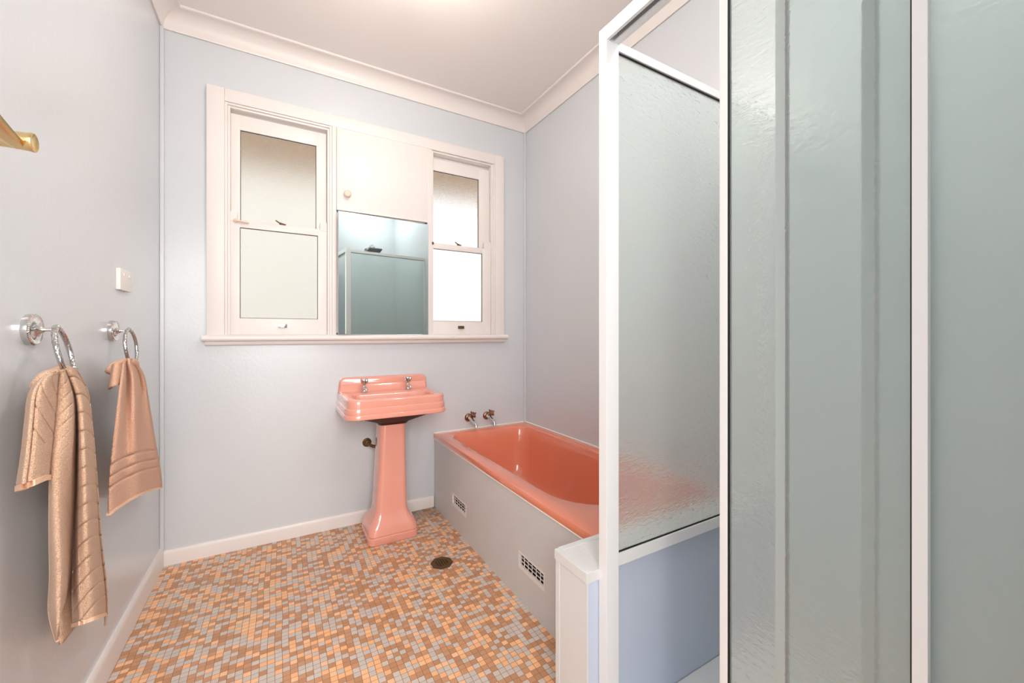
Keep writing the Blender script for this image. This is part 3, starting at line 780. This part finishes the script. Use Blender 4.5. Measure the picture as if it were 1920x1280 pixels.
def tail_back(u, v):
    z = .98+(.475-.06*u-.98)*v if False else .98+(.440-.98)*v-.02*u*v
    L = interp(AL, max(z, .50))+.035; R = interp(BR, z)-.05
    p = Vector((BX-.032+.004*math.sin(u*8), L+(R-L)*u, z)); p.x += fuzz(p)
    return p
def flap(u, v):
    z = 1.064-.012*abs(u-.7) + (.862+(-.026)*u-1.06)*v
    L = interp(catm([(1.262, 1.065), (1.215, 1.056), (1.178, 1.030), (1.164, .976), (1.151, .916), (1.136, .868)]), z+.004)
    R = interp(catm([(1.312, 1.062), (1.300, 1.03), (1.292, .964), (1.287, .893), (1.277, .837)]), z)
    y = L+(R-L)*u
    x = BX-.006+.022*math.sin(PI*(.15+.8*u))**.8 - .03*(1-S_(min(1, u/.18)))
    ph = (z+.12*u)/.045
    x -= .004*max(0, math.cos(ph*2*PI))**8*(1 if z > .915 and u > .18 else 0)
    x -= .009*math.exp(-((u-.24)/.05)**2)*(1-.3*v)
    p = Vector((x, y, z)); p.x += fuzz(p)*1.4; p.y += fuzz(p+Vector((3, 1, 2)))*.9
    return p
sheet('long_tail_front', tail_left, 100, 300, .004, M['towel'], tw)
sheet('long_tail_side', tail_right, 110, 330, .004, M['towel'], tw)
sheet('inner_fold', tail_back, 30, 60, .006, M['towel'], tw)
sheet('short_flap', flap, 100, 130, .004, M['towel'], tw)
# gathered top through the ring
bm = bmesh.new()
pth = smoothpath([(-.446, 1.265, 1.034), (-.446, 1.290, 1.046), (-.444, 1.330, 1.050), (-.442, 1.36, 1.052), (-.442, 1.395, 1.044), (-.442, 1.425, 1.010)], 8)
tube(bm, pth, [.014+.006*math.sin(PI*i/(len(pth)-1)) for i in range(len(pth))], 24)
for v in bm.verts:
    f = noise.noise(Vector((v.co.y*6, v.co.z*35, v.co.x*35)))*.003
    v.co += Vector((f, 0, f*.6)); v.co.x += fuzz(v.co)*.8
obj('gathered_top', bm, M['towel'], tw, 180)
# hems
bm = bmesh.new()
pts = [hang(flap(i/20, 1.0))+Vector((.001, 0, -.004)) for i in range(0, 21)]
rings = [[p+Vector((.0045, 0, .005)), p+Vector((.0045, 0, -.006)), p+Vector((-.0045, 0, -.006)), p+Vector((-.0045, 0, .005))] for p in pts]
loft(bm, rings); obj('hem', bm, M['hem'], tw, 50)
bm = bmesh.new()
pts = [hang(tail_left(0.0, j/60))+Vector((.002, -.002, 0)) for j in range(8, 61)]
tube(bm, pts, .0038, 8); obj('hem', bm, M['hem'], tw, True)
bm = bmesh.new()
pts = [hang(tail_left(0.05, j/60))+Vector((.0045, .0, 0)) for j in range(10, 60)]
tube(bm, pts, .0011, 6); obj('stitched_edge', bm, M['hempink'], tw, True)
bm = bmesh.new()
pts = [hang(tail_right(.78*i/20, 1.0))+Vector((0, 0, -.002)) for i in range(0, 21)]
rings = [[p+Vector((.0042, 0, .005)), p+Vector((.0042, 0, -.005)), p+Vector((-.0042, 0, -.005)), p+Vector((-.0042, 0, .005))] for p in pts]
loft(bm, rings); obj('hem', bm, M['hem'], tw, 50)

# small hand towel
t2 = thing('hand_towel', 'small peach hand towel with woven bands hanging from the ring near the corner', 'towel', (-.43, 1.9, 1.05))
L2 = catm([(1.740, 1.050), (1.709, .973), (1.675, .88), (1.643, .79), (1.621, .717), (1.613, .624)])
R2 = catm([(1.868, 1.048), (1.975, .990), (2.058, .847), (2.145, .692), (2.220, .560), (2.240, .487)])
def body2(u, v):
    zb = .622-.055*u-.075*u*u
    zt = 1.052+.014*math.sin(PI*u)
    z = zt+(zb-zt)*v
    L = interp(L2, z if u < .5 else z); R = interp(R2, z)
    y = L+(R-L)*u
    k = S_(min(1, v*2.0))
    x = BX+.004+(.010+.018*k)*math.sin(PI*(.06+.9*u))**.7+.011*math.sin(u*13+1.2)*(1-.65*v)*min(1, .35+v*4)
    if u > .93: x -= (u-.93)/.07*.02
    # woven bands near the hem
    for bc in (.075, .105, .138):
        dz = (1-v)*(.43)-bc
        x -= .0038*math.exp(-(dz/.0045)**2)
    p = Vector((x, y, z)); p.x += fuzz(p)*1.2
    return p
sheet('hanging_length', body2, 150, 230, .004, M['towel2'], t2)
def back2(u, v):
    p = body2(.08+.8*u, v*.82); p.x -= .030; return p
sheet('rear_layer', back2, 30, 40, .006, M['towel2'], t2)
bm = bmesh.new()
pts = [hang(body2(i/24, 1.0))+Vector((0, 0, -.001)) for i in range(0, 24)]
rings = [[p+Vector((.0042, 0, .004)), p+Vector((.0042, 0, -.004)), p+Vector((-.0042, 0, -.004)), p+Vector((-.0042, 0, .004))] for p in pts]
loft(bm, rings); obj('hem', bm, M['hem'], t2, 50)
def curl2(u, v):
    # short end curled back over the ring like a small roll
    a = PI*1.15*u
    yc = 1.672+.03*(1-v)
    z = 1.052-.068*v+.006*math.sin(a)
    p = Vector((-.452+.030*math.sin(a), yc-.050*math.cos(a), z)); p.x += fuzz(p); return p
sheet('short_end', curl2, 40, 40, .008, M['towel2'], t2)
bm = bmesh.new(); pth = smoothpath([(-.448, 1.700, 1.030), (-.444, 1.725, 1.046), (-.434, 1.78, 1.052), (-.430, 1.84, 1.048), (-.434, 1.87, 1.030)], 6)
tube(bm, pth, .014, 20)
for v in bm.verts: v.co.x += noise.noise(Vector((v.co.y*5, v.co.z*35, v.co.x*35)))*.003
obj('gathered_top', bm, M['towel2'], t2, 180)
